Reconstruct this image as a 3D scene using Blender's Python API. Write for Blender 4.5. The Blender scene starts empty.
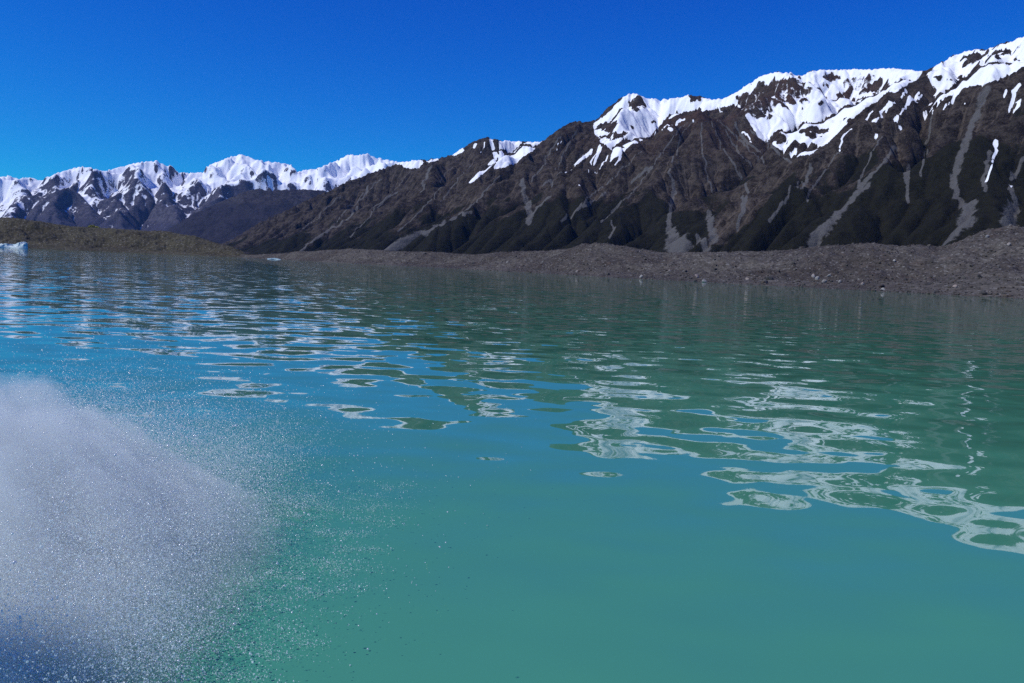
import bpy, math, random
import numpy as np
from mathutils import Matrix, Vector

# ------------------------------------------------------------------ scene
scene = bpy.context.scene
COL = scene.collection
rng = np.random.default_rng(7)
random.seed(7)

# ------------------------------------------------------------------ camera
F_PX, CU, CV = 796.0, 512.0, 341.5
CAM_H = 2.5
ROLL = math.atan(0.0425)
PITCH = math.atan(74.4 / F_PX)
_R = np.array([1.0, 0, 0])
_U = np.array([0, math.sin(PITCH), math.cos(PITCH)])
_F = np.array([0, math.cos(PITCH), -math.sin(PITCH)])
RIGHT = math.cos(ROLL) * _R + math.sin(ROLL) * _U
UP = -math.sin(ROLL) * _R + math.cos(ROLL) * _U
CAM = np.array([0, 0, CAM_H])


def ray(u, v):
    return _F + (u - CU) / F_PX * RIGHT - (v - CV) / F_PX * UP


def at(u, v, dist):
    """World point on a sight line at a given level distance from the viewpoint."""
    r = ray(u, v)
    return CAM + r * (dist / math.hypot(r[0], r[1]))


def project(P):
    d = P - CAM
    x, y, z = d @ RIGHT, d @ UP, d @ _F
    z = np.where(z < 1e-3, 1e-3, z)
    return CU + F_PX * x / z, CV - F_PX * y / z, z


cam_data = bpy.data.cameras.new("camera")
cam = bpy.data.objects.new("camera", cam_data)
COL.objects.link(cam)
cam_data.sensor_fit = 'HORIZONTAL'
cam_data.sensor_width = 36.0
cam_data.lens = 36.0 * F_PX / 1024.0
cam_data.clip_start = 0.1
cam_data.clip_end = 60000
M = Matrix.Identity(4)
for i in range(3):
    M[i][0], M[i][1], M[i][2], M[i][3] = RIGHT[i], UP[i], -_F[i], CAM[i]
cam.matrix_world = M
scene.camera = cam

# ------------------------------------------------------------------ light
SUN_EL, SUN_AZ = math.radians(48), math.radians(250)      # azimuth clockwise from +Y
SUN_DIR = Vector((math.sin(SUN_AZ) * math.cos(SUN_EL), math.cos(SUN_AZ) * math.cos(SUN_EL), math.sin(SUN_EL)))
sun_data = bpy.data.lights.new("sun", 'SUN')
sun_data.energy = 3.6
sun_data.angle = math.radians(0.5)
sun_data.color = (1.0, 0.985, 0.945)
sun = bpy.data.objects.new("sun", sun_data)
COL.objects.link(sun)
sun.rotation_euler = SUN_DIR.to_track_quat('Z', 'Y').to_euler()

world = bpy.data.worlds.new("World")
scene.world = world
world.use_nodes = True
wn = world.node_tree.nodes
wl = world.node_tree.links
wn.clear()
sky = wn.new('ShaderNodeTexSky')
sky.sky_type = 'NISHITA'
sky.sun_disc = False
sky.sun_elevation = SUN_EL
sky.sun_rotation = SUN_AZ
sky.altitude = 800
sky.air_density = 1.0
sky.dust_density = 0.0
sky.ozone_density = 3.0
# the camera's vivid colour rendering of the clear alpine sky, per channel
SKY_K = 0.11
sep_s = wn.new('ShaderNodeSeparateColor')
cmb_s = wn.new('ShaderNodeCombineColor')
wl.new(sky.outputs[0], sep_s.inputs[0])
for ch, (k_, g_) in enumerate(((0.08, 2.6), (0.81, 1.65), (1.04, 0.85))):
    m1 = wn.new('ShaderNodeMath')
    m1.operation = 'MULTIPLY'
    m1.inputs[1].default_value = SKY_K
    m2 = wn.new('ShaderNodeMath')
    m2.operation = 'POWER'
    m2.inputs[1].default_value = g_
    m3 = wn.new('ShaderNodeMath')
    m3.operation = 'MULTIPLY'
    m3.inputs[1].default_value = k_ / SKY_K
    wl.new(sep_s.outputs[ch], m1.inputs[0])
    wl.new(m1.outputs[0], m2.inputs[0])
    wl.new(m2.outputs[0], m3.inputs[0])
    wl.new(m3.outputs[0], cmb_s.inputs[ch])
bg = wn.new('ShaderNodeBackground')
bg.inputs['Strength'].default_value = SKY_K
wo = wn.new('ShaderNodeOutputWorld')
wl.new(cmb_s.outputs[0], bg.inputs['Color'])
wl.new(bg.outputs[0], wo.inputs['Surface'])

vs = scene.view_settings
vs.view_transform = 'Standard'
vs.look = 'None'
vs.exposure = 0.0
vs.gamma = 1.0
scene.render.engine = 'CYCLES'
scene.cycles.max_bounces = 6
scene.cycles.diffuse_bounces = 3
scene.cycles.glossy_bounces = 3
scene.cycles.transmission_bounces = 2
scene.cycles.volume_bounces = 2
scene.cycles.transparent_max_bounces = 24
scene.cycles.use_denoising = False
scene.cycles.sample_clamp_indirect = 4.0

# ------------------------------------------------------------------ helpers
_perm = np.random.default_rng(11).permutation(4096)
_ga = np.random.default_rng(12).random(4096) * 2 * np.pi
_gx, _gy = np.cos(_ga), np.sin(_ga)


def perlin(x, y, seed=0):
    xi, yi = np.floor(x).astype(np.int64), np.floor(y).astype(np.int64)
    fx, fy = x - xi, y - yi
    sx, sy = fx * fx * fx * (fx * (fx * 6 - 15) + 10), fy * fy * fy * (fy * (fy * 6 - 15) + 10)

    def g(ix, iy, dx, dy):
        h = _perm[(_perm[(ix + seed * 57) & 4095] + iy) & 4095]
        return _gx[h] * dx + _gy[h] * dy
    a = g(xi, yi, fx, fy)
    b = g(xi + 1, yi, fx - 1, fy)
    c = g(xi, yi + 1, fx, fy - 1)
    d = g(xi + 1, yi + 1, fx - 1, fy - 1)
    return (a + (b - a) * sx) * (1 - sy) + (c + (d - c) * sx) * sy


def fbm(x, y, octaves=5, seed=0, gain=0.5):
    s, a = 0.0, 1.0
    for o in range(octaves):
        s = s + a * perlin(x, y, seed + o)
        x, y, a = x * 2.03, y * 2.03, a * gain
    return s


def ridged(x, y, octaves=5, seed=0, gain=0.5):
    s, a, w = 0.0, 1.0, 1.0
    for o in range(octaves):
        n = 1 - np.abs(perlin(x, y, seed + o)) * 2
        n = n * n * w
        w = np.clip(n * 1.6, 0, 1)
        s = s + a * n
        x, y, a = x * 2.07, y * 2.07, a * gain
    return s


def smooth(x, a, b):
    t = np.clip((x - a) / (b - a), 0, 1)
    return t * t * (3 - 2 * t)


def make_mesh(name, verts, faces, mat=None, smooth_shade=True, attrs=None):
    """verts (N,3), faces (M,k) as arrays -> linked object."""
    me = bpy.data.meshes.new(name)
    verts = np.ascontiguousarray(verts, dtype=np.float32)
    faces = np.ascontiguousarray(faces, dtype=np.int32)
    m, k = faces.shape
    me.vertices.add(len(verts))
    me.vertices.foreach_set('co', verts.ravel())
    me.loops.add(m * k)
    me.loops.foreach_set('vertex_index', faces.ravel())
    me.polygons.add(m)
    me.polygons.foreach_set('loop_start', np.arange(0, m * k, k, dtype=np.int32))
    me.polygons.foreach_set('use_smooth', np.full(m, smooth_shade, dtype=bool))
    me.update(calc_edges=True)
    for an, av in (attrs or {}).items():
        at_ = me.attributes.new(an, 'FLOAT', 'POINT')
        at_.data.foreach_set('value', np.ascontiguousarray(av, dtype=np.float32).ravel())
    if mat:
        me.materials.append(mat)
    o = bpy.data.objects.new(name, me)
    COL.objects.link(o)
    return o


def grid_faces(nr, nc):
    i = np.arange(nr * nc).reshape(nr, nc)
    return np.stack([i[:-1, :-1], i[:-1, 1:], i[1:, 1:], i[1:, :-1]], -1).reshape(-1, 4)


def tag(o, label=None, cat=None, group=None, kind=None):
    for k, v in (('label', label), ('category', cat), ('group', group), ('kind', kind)):
        if v:
            o[k] = v
    return o


class Mat:
    """small node-graph writer"""

    def __init__(self, name):
        self.m = bpy.data.materials.new(name)
        self.m.use_nodes = True
        self.n, self.l = self.m.node_tree.nodes, self.m.node_tree.links
        self.n.clear()
        self.out = self.n.new('ShaderNodeOutputMaterial')
        self.geo = self.n.new('ShaderNodeNewGeometry')
        self.pos = self.geo.outputs['Position']

    def link(self, a, b):
        self.l.new(a, b)

    def set(self, sock, v):
        if hasattr(v, 'is_output'):
            self.l.new(v, sock)
        else:
            sock.default_value = v

    def attr(self, name):
        a = self.n.new('ShaderNodeAttribute')
        a.attribute_name = name
        return a.outputs['Fac']

    def noise(self, scale, detail=4, rough=0.55, vec=None, out=0, stretch=None, rot=None, dist=0.0):
        t = self.n.new('ShaderNodeTexNoise')
        t.inputs['Scale'].default_value = scale
        t.inputs['Detail'].default_value = detail
        t.inputs['Roughness'].default_value = rough
        t.inputs['Distortion'].default_value = dist
        v = vec or self.pos
        if stretch or rot:
            mp = self.n.new('ShaderNodeMapping')
            mp.inputs['Scale'].default_value = stretch or (1, 1, 1)
            mp.inputs['Rotation'].default_value = rot or (0, 0, 0)
            self.l.new(v, mp.inputs['Vector'])
            v = mp.outputs[0]
        self.l.new(v, t.inputs['Vector'])
        return t.outputs[out]

    def voronoi(self, scale, out='Color', vec=None):
        t = self.n.new('ShaderNodeTexVoronoi')
        t.inputs['Scale'].default_value = scale
        self.l.new(vec or self.pos, t.inputs['Vector'])
        return t.outputs[out]

    def math(self, op, a, b=0.0, c=None, clamp=False):
        t = self.n.new('ShaderNodeMath')
        t.operation = op
        t.use_clamp = clamp
        self.set(t.inputs[0], a)
        self.set(t.inputs[1], b)
        if c is not None:
            self.set(t.inputs[2], c)
        return t.outputs[0]

    def step(self, x, a, b):
        t = self.n.new('ShaderNodeMapRange')
        t.interpolation_type = 'SMOOTHSTEP'
        self.set(t.inputs['Value'], x)
        t.inputs['From Min'].default_value = a
        t.inputs['From Max'].default_value = b
        return t.outputs[0]

    def mix(self, f, a, b, mode='MIX'):
        t = self.n.new('ShaderNodeMix')
        t.data_type = 'RGBA'
        t.blend_type = mode
        self.set(t.inputs['Factor'], f)
        self.set(t.inputs['A'], a if hasattr(a, 'is_output') else (*a, 1))
        self.set(t.inputs['B'], b if hasattr(b, 'is_output') else (*b, 1))
        return t.outputs['Result']

    def bump(self, h, dist, strength=1.0, normal=None):
        t = self.n.new('ShaderNodeBump')
        t.inputs['Distance'].default_value = dist
        t.inputs['Strength'].default_value = strength
        self.set(t.inputs['Height'], h)
        if normal:
            self.l.new(normal, t.inputs['Normal'])
        return t.outputs[0]

    def principled(self, color, rough=0.9, spec=0.2, normal=None, **kw):
        p = self.n.new('ShaderNodeBsdfPrincipled')
        self.set(p.inputs['Base Color'], color if hasattr(color, 'is_output') else (*color, 1))
        self.set(p.inputs['Roughness'], rough)
        self.set(p.inputs['Specular IOR Level'], spec)
        if normal:
            self.l.new(normal, p.inputs['Normal'])
        for k, v in kw.items():
            self.set(p.inputs[k.replace('_', ' ')], v)
        self.l.new(p.outputs[0], self.out.inputs['Surface'])
        return p


# ------------------------------------------------------------------ terrain
def erode(h, cell, iters, K, m=0.45, talus=0.85, kd=0.12, floor=None):
    nr, nc = h.shape
    idx = np.arange(nr * nc).reshape(nr, nc)
    offs = [(-1, -1), (-1, 0), (-1, 1), (0, -1), (0, 1), (1, -1), (1, 0), (1, 1)]
    A = None
    for it in range(iters):
        hp = np.pad(h, 1, mode='edge')
        ip = np.pad(idx, 1, mode='edge')
        best = np.zeros_like(h)
        rcv = idx.copy()
        low = np.full_like(h, 1e9)
        for dy, dx in offs:
            d = cell * (1.41421356 if dy and dx else 1.0)
            hn = hp[1 + dy:1 + dy + nr, 1 + dx:1 + dx + nc]
            s = (h - hn) / d
            up = s > best
            best = np.where(up, s, best)
            rcv = np.where(up, ip[1 + dy:1 + dy + nr, 1 + dx:1 + dx + nc], rcv)
            low = np.minimum(low, hn)
        acc = np.ones(nr * nc)
        ptr = rcv.ravel().copy()
        self_ = ptr == idx.ravel()
        for _ in range(11):
            w = np.where(self_, 0, acc)
            acc = acc + np.bincount(ptr, weights=w, minlength=nr * nc)
            # a root swallows what points to it once
            ptr2 = ptr[ptr]
            self_ = self_ | (ptr2 == ptr)
            ptr = ptr2
            if self_.all():
                break
        A = acc.reshape(nr, nc) * cell * cell / 1e4
        dh = K * np.power(A, m) * best
        dh = np.minimum(dh, 0.45 * (h - h.ravel()[rcv]))
        h = h - np.maximum(dh, 0)
        pit = best <= 0
        h = np.where(pit, np.maximum(h, low + 0.02), h)
        # slope-limited creep
        hp = np.pad(h, 1, mode='edge')
        lap = (hp[:-2, 1:-1] + hp[2:, 1:-1] + hp[1:-1, :-2] + hp[1:-1, 2:]) / 4 - h
        h = h + lap * np.where(best > talus, kd * 3, kd * 0.35)
        if floor is not None:
            h = np.maximum(h, floor)
    return h, A


def resize(a, nr, nc):
    r = np.linspace(0, a.shape[0] - 1, nr)
    c = np.linspace(0, a.shape[1] - 1, nc)
    r0 = np.clip(np.floor(r).astype(int), 0, a.shape[0] - 2)
    c0 = np.clip(np.floor(c).astype(int), 0, a.shape[1] - 2)
    fr, fc = (r - r0)[:, None], (c - c0)[None, :]
    return (a[r0][:, c0] * (1 - fr) * (1 - fc) + a[r0 + 1][:, c0] * fr * (1 - fc)
            + a[r0][:, c0 + 1] * (1 - fr) * fc + a[r0 + 1][:, c0 + 1] * fr * fc)


def ridge_height(X, Y, lines, slope, curve=0.0):
    H = np.full(X.shape, -1e4)
    for pts, sl in lines:
        sl = sl or slope
        for (x0, y0, z0), (x1, y1, z1) in zip(pts[:-1], pts[1:]):
            dx, dy = x1 - x0, y1 - y0
            L2 = dx * dx + dy * dy + 1e-6
            t = np.clip(((X - x0) * dx + (Y - y0) * dy) / L2, 0, 1)
            d = np.hypot(X - x0 - t * dx, Y - y0 - t * dy)
            z = z0 + t * (z1 - z0) - sl * d * (1 - curve * d / (d + 900))
            H = np.maximum(H, z)
    return H


def az_of(X, Y):
    return np.arctan2(X, Y)


def fit_skyline(h, X, Y, sky_pts, dmin=0, jag=1.2):
    """Adjust the summit heights so that the crest seen from the lake has the photographed profile."""
    az = az_of(X, Y)
    D = np.hypot(X, Y)
    us = np.array([p[0] for p in sky_pts], float)
    vs_ = np.array([p[1] for p in sky_pts], float)
    uu = np.arange(us[0], us[-1] + 1, 1.5)
    vv = np.interp(uu, us, vs_) + jag * fbm(uu / 5.0, uu * 0 + 3.3, 4, 77, 0.7)
    azs, tans = [], []
    for u, v in zip(uu, vv):
        r = ray(u, v)
        azs.append(math.atan2(r[0], r[1]))
        tans.append(r[2] / math.hypot(r[0], r[1]))
    azs, tans = np.array(azs), np.array(tans)
    nb = len(uu)
    b = np.interp(az, azs, np.arange(nb), left=0, right=nb - 1)
    bi = np.round(b).astype(int)
    inside = (az > azs[0] - 0.002) & (az < azs[-1] + 0.002) & (D > dmin)
    for w_, near in ((11, 0), (7, 3), (1, 10), (1, 10)):
        el = np.where(inside, (h - CAM_H) / D, -1)
        mx = np.full(nb, 1e-3)
        np.maximum.at(mx, bi.ravel(), el.ravel())
        k = np.clip(tans, 2e-3, None) / np.maximum(mx, 1e-3)
        k = np.clip(k, 0.4, 2.2)
        if w_ > 1:
            k = np.convolve(np.pad(k, w_, mode='edge'), np.ones(w_) / w_, 'same')[w_:-w_]
        kk = np.interp(b, np.arange(nb), k)
        if near:                                  # only the crest itself takes the fine notches
            kk = 1 + (kk - 1) * np.clip(el / np.interp(b, np.arange(nb), mx), 0, 1) ** near
        h = np.where(h > 0, h * kk, h)
    return h


_front = {}


def front_points(P, u, v, tol=2.5):
    """index of the nearest-to-viewer vertex that shows at a pixel"""
    key = id(P)
    if key not in _front:
        U, V, Z = project(P)
        iu, iv = (U / 2.5).astype(int), (V / 2.5).astype(int)
        ok = np.where((Z > 1) & (iu >= 0) & (iu < 480) & (iv >= 0) & (iv < 300))[0]
        ok = ok[np.argsort(-Z[ok], kind='stable')]
        tab = np.full((480, 300), -1)
        tab[iu[ok], iv[ok]] = ok                     # the nearest is written last
        _front[key] = (tab, P)
    tab = _front[key][0]
    iu, iv = int(u / 2.5), int(v / 2.5)
    if not (0 <= iu < 480 and 0 <= iv < 300):
        return None
    i = tab[iu, iv]
    return None if i < 0 else i


def trace(P, pts):
    """pixel polyline -> world polyline lying on the surface"""
    out = []
    for (u0, v0), (u1, v1) in zip(pts[:-1], pts[1:]):
        n = max(2, int(math.hypot(u1 - u0, v1 - v0) / 4))
        for t in np.linspace(0, 1, n, endpoint=False):
            i = front_points(P, u0 + (u1 - u0) * t, v0 + (v1 - v0) * t)
            if i is not None:
                out.append(P[i])
    i = front_points(P, *pts[-1])
    if i is not None:
        out.append(P[i])
    return out


def streak(P, line, w0, w1):
    """0..1 closeness of every vertex to a world polyline (horizontal distance)"""
    r = np.zeros(len(P))
    n = len(line)
    if n < 2:
        return r
    for k in range(n - 1):
        a, b = line[k], line[k + 1]
        if np.linalg.norm(b - a) > 350:
            continue
        w = w0 + (w1 - w0) * k / max(1, n - 2)
        lo, hi = np.minimum(a, b) - 2.5 * w, np.maximum(a, b) + 2.5 * w
        s = np.where((P[:, 0] > lo[0]) & (P[:, 0] < hi[0]) & (P[:, 1] > lo[1]) & (P[:, 1] < hi[1]))[0]
        if len(s) == 0:
            continue
        d = b[:2] - a[:2]
        q = P[s, :2] - a[:2]
        t = np.clip(q @ d / (d @ d + 1e-6), 0, 1)
        dist = np.hypot(q[:, 0] - t * d[0], q[:, 1] - t * d[1])
        r[s] = np.maximum(r[s], np.clip(1.0 - 0.62 * dist / w, 0, 1))
    return r


def W(lst):
    return [tuple(at(*p)) for p in lst]


# ---- near range -----------------------------------------------------------
SKY_MAIN = [(205, 252), (232, 239), (260, 222), (300, 203), (330, 190), (350, 180), (370, 173), (390, 166), (400, 162), (410, 161), (420, 160),
            (440, 158), (455, 153), (470, 143), (478, 139), (487, 137), (500, 140), (512, 141), (540, 142), (548, 137), (565, 125),
            (572, 122), (578, 121), (590, 122), (596, 120), (605, 110), (612, 104), (620, 98), (628, 94), (635, 93), (645, 97), (660, 100),
            (680, 97), (690, 95), (700, 96), (712, 99), (722, 99), (735, 93), (742, 88), (750, 83), (758, 77), (765, 74), (780, 72), (790, 72), (796, 75),
            (803, 75), (812, 71), (850, 69), (870, 69), (893, 68), (905, 70), (925, 71), (932, 68), (940, 63), (955, 55), (965, 51), (975, 50), (985, 49),
            (995, 46), (1004, 42), (1012, 41), (1018, 38), (1024, 36), (1080, 28), (1200, 22)]
K1 = W([(215, 248, 5600), (232, 240, 5500), (260, 222, 5300), (300, 203, 5050), (350, 180, 4800), (390, 165, 4600), (410, 161, 4500),
        (440, 158, 4400), (470, 143, 4200), (487, 138, 4100), (512, 142, 4150), (540, 142, 4050), (560, 128, 3800), (578, 121, 3700),
        (596, 121, 3700), (620, 100, 3680), (633, 94, 3650), (660, 100, 3650), (700, 95, 3600), (720, 99, 3550), (750, 83, 3450),
        (780, 73, 3450), (803, 76, 3500), (850, 70, 3600), (900, 68, 3500), (925, 72, 3200), (955, 55, 2950), (990, 47, 2800),
        (1024, 37, 2700), (1080, 30, 2600), (1200, 22, 2500), (1400, 40, 2400)])
main_lines = [
    (K1, None),
    (W([(745, 101, 3420), (720, 105, 3250), (691, 110, 3100), (660, 125, 3000), (630, 142, 2920), (600, 170, 2850), (560, 205, 2800), (520, 240, 2750)]), None),
    (W([(691, 110, 3100), (702, 140, 2850), (703, 180, 2600), (697, 230, 2350)]), None),
    (W([(660, 125, 3000), (645, 170, 2700), (630, 225, 2450)]), 0.66),
    (W([(925, 72, 3200), (900, 90, 3000), (870, 110, 2850), (845, 130, 2750), (820, 150, 2650), (795, 170, 2550), (760, 212, 2350), (722, 246, 2150)]), None),
    (W([(578, 121, 3700), (540, 150, 3600), (505, 168, 3550), (470, 195, 3450), (420, 225, 3350), (380, 246, 3300)]), None),
    (W([(487, 138, 4100), (450, 175, 3950), (405, 212, 3850), (365, 238, 3750)]), 0.66),
    (W([(410, 161, 4500), (370, 195, 4400), (320, 232, 4300)]), 0.66),
    (W([(350, 180, 4800), (315, 210, 4700), (280, 240, 4600)]), 0.66),
    (W([(990, 47, 2800), (968, 92, 2500), (945, 150, 2200), (900, 222, 1800)]), None),
    (W([(955, 55, 2950), (915, 110, 2650), (870, 170, 2300), (822, 236, 1950)]), 0.66),
    (W([(1080, 28, 2600), (1050, 100, 2250), (1000, 175, 1850), (965, 232, 1600)]), 0.66),
    (W([(1200, 22, 2500), (1150, 110, 2150), (1080, 200, 1750)]), 0.66),
]
E1 = np.array([-0.727, 0.687])
E2 = np.array([0.687, 0.727])
A0, A1, B0, B1 = -1000.0, 5700.0, 1150.0, 3750.0


def build_main():
    def coords(cell):
        nc, nr = int((A1 - A0) / cell) + 1, int((B1 - B0) / cell) + 1
        a = np.linspace(A0, A1, nc)[None, :].repeat(nr, 0)
        b = np.linspace(B0, B1, nr)[:, None].repeat(nc, 1)
        return a * E1[0] + b * E2[0], a * E1[1] + b * E2[1], nr, nc
    c1 = 14.0
    X, Y, nr, nc = coords(c1)
    wx = fbm(X / 520, Y / 520, 3, 3) * 110
    wy = fbm(X / 520, Y / 520, 3, 23) * 110
    h = ridge_height(X + wx, Y + wy, main_lines, 0.60, 0.10)
    h = h + (ridged(X / 420, Y / 420, 4, 5) - 0.9) * 55 * smooth(h, 60, 300) + fbm(X / 60, Y / 60, 3, 40) * 7
    h = np.maximum(h, 8 + fbm(X / 200, Y / 200, 3, 9) * 5)
    h, A = erode(h, c1, 60, 1.1, m=0.55, kd=0.03, talus=0.95, floor=2.0)
    c2 = 4.5
    X, Y, nr, nc = coords(c2)
    h = resize(h, nr, nc)
    amp = smooth(h, 30, 200)
    h = h + amp * ((ridged(X / 80, Y / 80, 4, 61) - 0.8) * 10 + fbm(X / 16, Y / 16, 3, 71) * 4)
    h, A = erode(h, c2, 20, 1.0, m=0.5, talus=1.1, kd=0.03, floor=2.0)
    h = fit_skyline(h, X, Y, SKY_MAIN, jag=1.6)
    h = np.maximum(h, 1.0)
    return X, Y, h, A, nr, nc, c2


X, Y, h, A, nr, nc, c2 = build_main()
P = np.stack([X, Y, h], -1).reshape(-1, 3)
gy, gx = np.gradient(h, c2)
slope = np.hypot(gx, gy)


def blur(a, n):
    for _ in range(n):
        p = np.pad(a, 1, mode='edge')
        a = (p[:-2, 1:-1] + p[2:, 1:-1] + p[1:-1, :-2] + p[1:-1, 2:] + a) / 5
    return a


hb = blur(h, 40)
conc = (hb - h)                       # positive in hollows
fine = blur(h, 6) - h
flowA = np.log10(np.maximum(A, 1e-3)).ravel()
U_, V_, Z_ = project(P)
# what shows from the lake
bu, bv = np.clip((U_ / 3).astype(int) + 100, 0, 600), np.clip((V_ / 3).astype(int) + 50, 0, 300)
zb = np.full((601, 301), 1e9)
np.minimum.at(zb, (bu, bv), Z_)
seen = Z_ < zb[bu, bv] * 1.03 + 20


WU = fbm(P[:, 0] / 45, P[:, 1] / 45, 4, 501, 0.65)
WV = fbm(P[:, 0] / 45, P[:, 1] / 45, 4, 531, 0.65)


def in_poly(pts, wob=1.6):
    U_w, V_w = U_ + WU * wob, V_ + WV * wob
    c = np.zeros(len(U_), bool)
    n = len(pts)
    for i in range(n):
        (x0, y0), (x1, y1) = pts[i], pts[(i + 1) % n]
        if y0 == y1:
            continue
        c ^= ((V_w < y0) != (V_w < y1)) & (U_w < (x1 - x0) * (V_w - y0) / (y1 - y0) + x0)
    return c & seen


def in_oval(u, v, ru, rv, rot=0.0):
    ca, sa = math.cos(rot), math.sin(rot)
    wob = min(1.0, ru / 5)
    x, y = U_ + WU * 9 * wob - u, V_ + WV * 6 * wob - v
    return ((x * ca + y * sa) / ru) ** 2 + ((-x * sa + y * ca) / rv) ** 2 < 1


paint = np.where(seen, -1.0, np.clip((P[:, 2] - 700) / 150, -1, 1.2))
FIELDS = [
    [(606, 115), (626, 94), (635, 92), (647, 97), (667, 99), (685, 94), (708, 97), (726, 97), (738, 91), (752, 79), (767, 72), (760, 92), (735, 104), (714, 110), (691, 111),
     (673, 116), (662, 124), (650, 136), (632, 145), (618, 157), (609, 162), (612, 151), (600, 142), (594, 133), (593, 123)],
    [(499, 141), (520, 140), (542, 141), (533, 151), (512, 165), (492, 170), (499, 157)],
    [(724, 98), (741, 88), (762, 74), (785, 71), (806, 73), (823, 68), (894, 67), (926, 70), (911, 83), (882, 99), (862, 112), (844, 127), (832, 140),
     (812, 153), (794, 159), (774, 147), (756, 135), (750, 124), (739, 109)],
    [(926, 75), (941, 61), (961, 51), (979, 49), (1011, 42), (1024, 33), (1100, 15), (1100, 55), (1024, 68), (1005, 78), (982, 86), (967, 87), (955, 93), (941, 100), (930, 108), (936, 92), (930, 82)],
    [(397, 163), (410, 160), (424, 160), (422, 165), (416, 169), (404, 168)], [(426, 161), (438, 157), (438, 160), (428, 163)],
    [(451, 155), (463, 148), (464, 151), (454, 156)],
    [(947, 91), (929, 107), (926, 109), (936, 96)], [(969, 81), (957, 94), (955, 95), (962, 84)], [(929, 112), (920, 121), (918, 121), (924, 114)],
    [(926, 90), (913, 108), (909, 110), (917, 97)], [(899, 97), (884, 112), (881, 116), (888, 104), (884, 99), (888, 99), (890, 103)],
    [(891, 114), (896, 118), (899, 115), (899, 120), (894, 125), (895, 120)], [(908, 88), (905, 95), (902, 95)], [(1016, 96), (1020, 99), (1023, 101), (1014, 113), (1012, 112), (1018, 104)],
    [(1019, 81), (1022, 87), (1018, 86)], [(995, 138), (998, 137), (998, 142), (995, 150), (993, 149)],
    [(593, 148), (592, 153), (582, 161), (571, 168), (571, 166), (581, 158)], [(599, 143), (602, 148), (597, 160), (593, 169), (592, 167), (596, 156)],
    [(495, 157), (496, 162), (478, 178), (470, 184), (469, 182), (477, 174), (486, 166)], [(489, 139), (492, 139), (498, 158), (494, 160)], [(474, 143), (477, 143), (475, 148), (473, 148)],
    [(666, 127), (674, 128), (673, 131), (668, 130)], [(1010, 185), (1014, 185), (1014, 190), (1010, 190)], [(958, 132), (962, 133), (961, 136)], [(964, 101), (967, 101), (967, 105), (964, 105)],
    [(873, 118), (876, 118), (876, 122), (873, 121)], [(898, 126), (902, 126), (902, 130), (898, 129)], [(876, 134), (878, 134), (877, 141), (874, 142)], [(833, 163), (836, 163), (835, 166)],
    [(740, 136), (743, 138), (741, 140)], [(692, 119), (695, 121), (692, 124)], [(702, 104), (706, 112), (703, 113)], [(578, 184), (581, 184), (580, 187)],
]
for f in FIELDS:
    area = abs(sum(f[i - 1][0] * f[i][1] - f[i][0] * f[i - 1][1] for i in range(len(f)))) / 2
    if area > 150:
        paint[in_poly(f)] = 1.2
    else:
        paint[in_poly(f, 0.8)] = 2.1
ROCKS = [(638, 103, 7, 6, 0, 1.7), (609, 127, 9, 5, .1, 2.0), (618, 135, 7, 3, 0, 1.6), (632, 126, 4, 2, 0, 1.6), (653, 123, 3, 1.5, 0, 1.6), (698, 98, 9, 4, 0, 1.5), (606, 138, 9, 2.5, 0.1, 1.4),
         (625, 142, 6, 2, -.5, 1.3), (815, 132, 12, 4, 0, 1.7), (780, 138, 9, 7, .3, 1.1), (800, 146, 12, 5, 0, 1.2), (824, 87, 5, 4, 0, 1.1), (847, 118, 5, 2, 0, 1.6), (865, 84, 24, 10, 0, 0.72),
         (845, 93, 8, 3.5, -.4, 2.0), (876, 86, 8, 3, -.2, 1.8), (832, 78, 8, 5, 0, 1.2), (973, 59, 16, 4.0, -.45, 1.7), (1005, 53, 11, 2.6, -.1, 1.7), (992, 46, 5, 2.5, -.3, 1.6),
         (939, 76, 7, 2, 0, 1.8), (964, 79, 8, 2, -.1, 1.8), (1018, 48, 5, 2, 0, 1.4), (822, 104, 3, 3, 0, 1.2), (790, 150, 5, 4, 0, 1.0), (950, 84, 8, 1.6, -.6, 1.5)]
for u, v, ru, rv, ro, am in ROCKS:
    q = in_oval(u, v, ru, rv, ro) & seen
    paint[q] -= am
paint[in_poly([(745, 92), (765, 80), (797, 75), (806, 84), (812, 94), (803, 106), (777, 106), (771, 118), (750, 121), (739, 106), (735, 100)], 8)] -= 0.98
paint = blur(paint.reshape(h.shape), 1).ravel()
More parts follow.
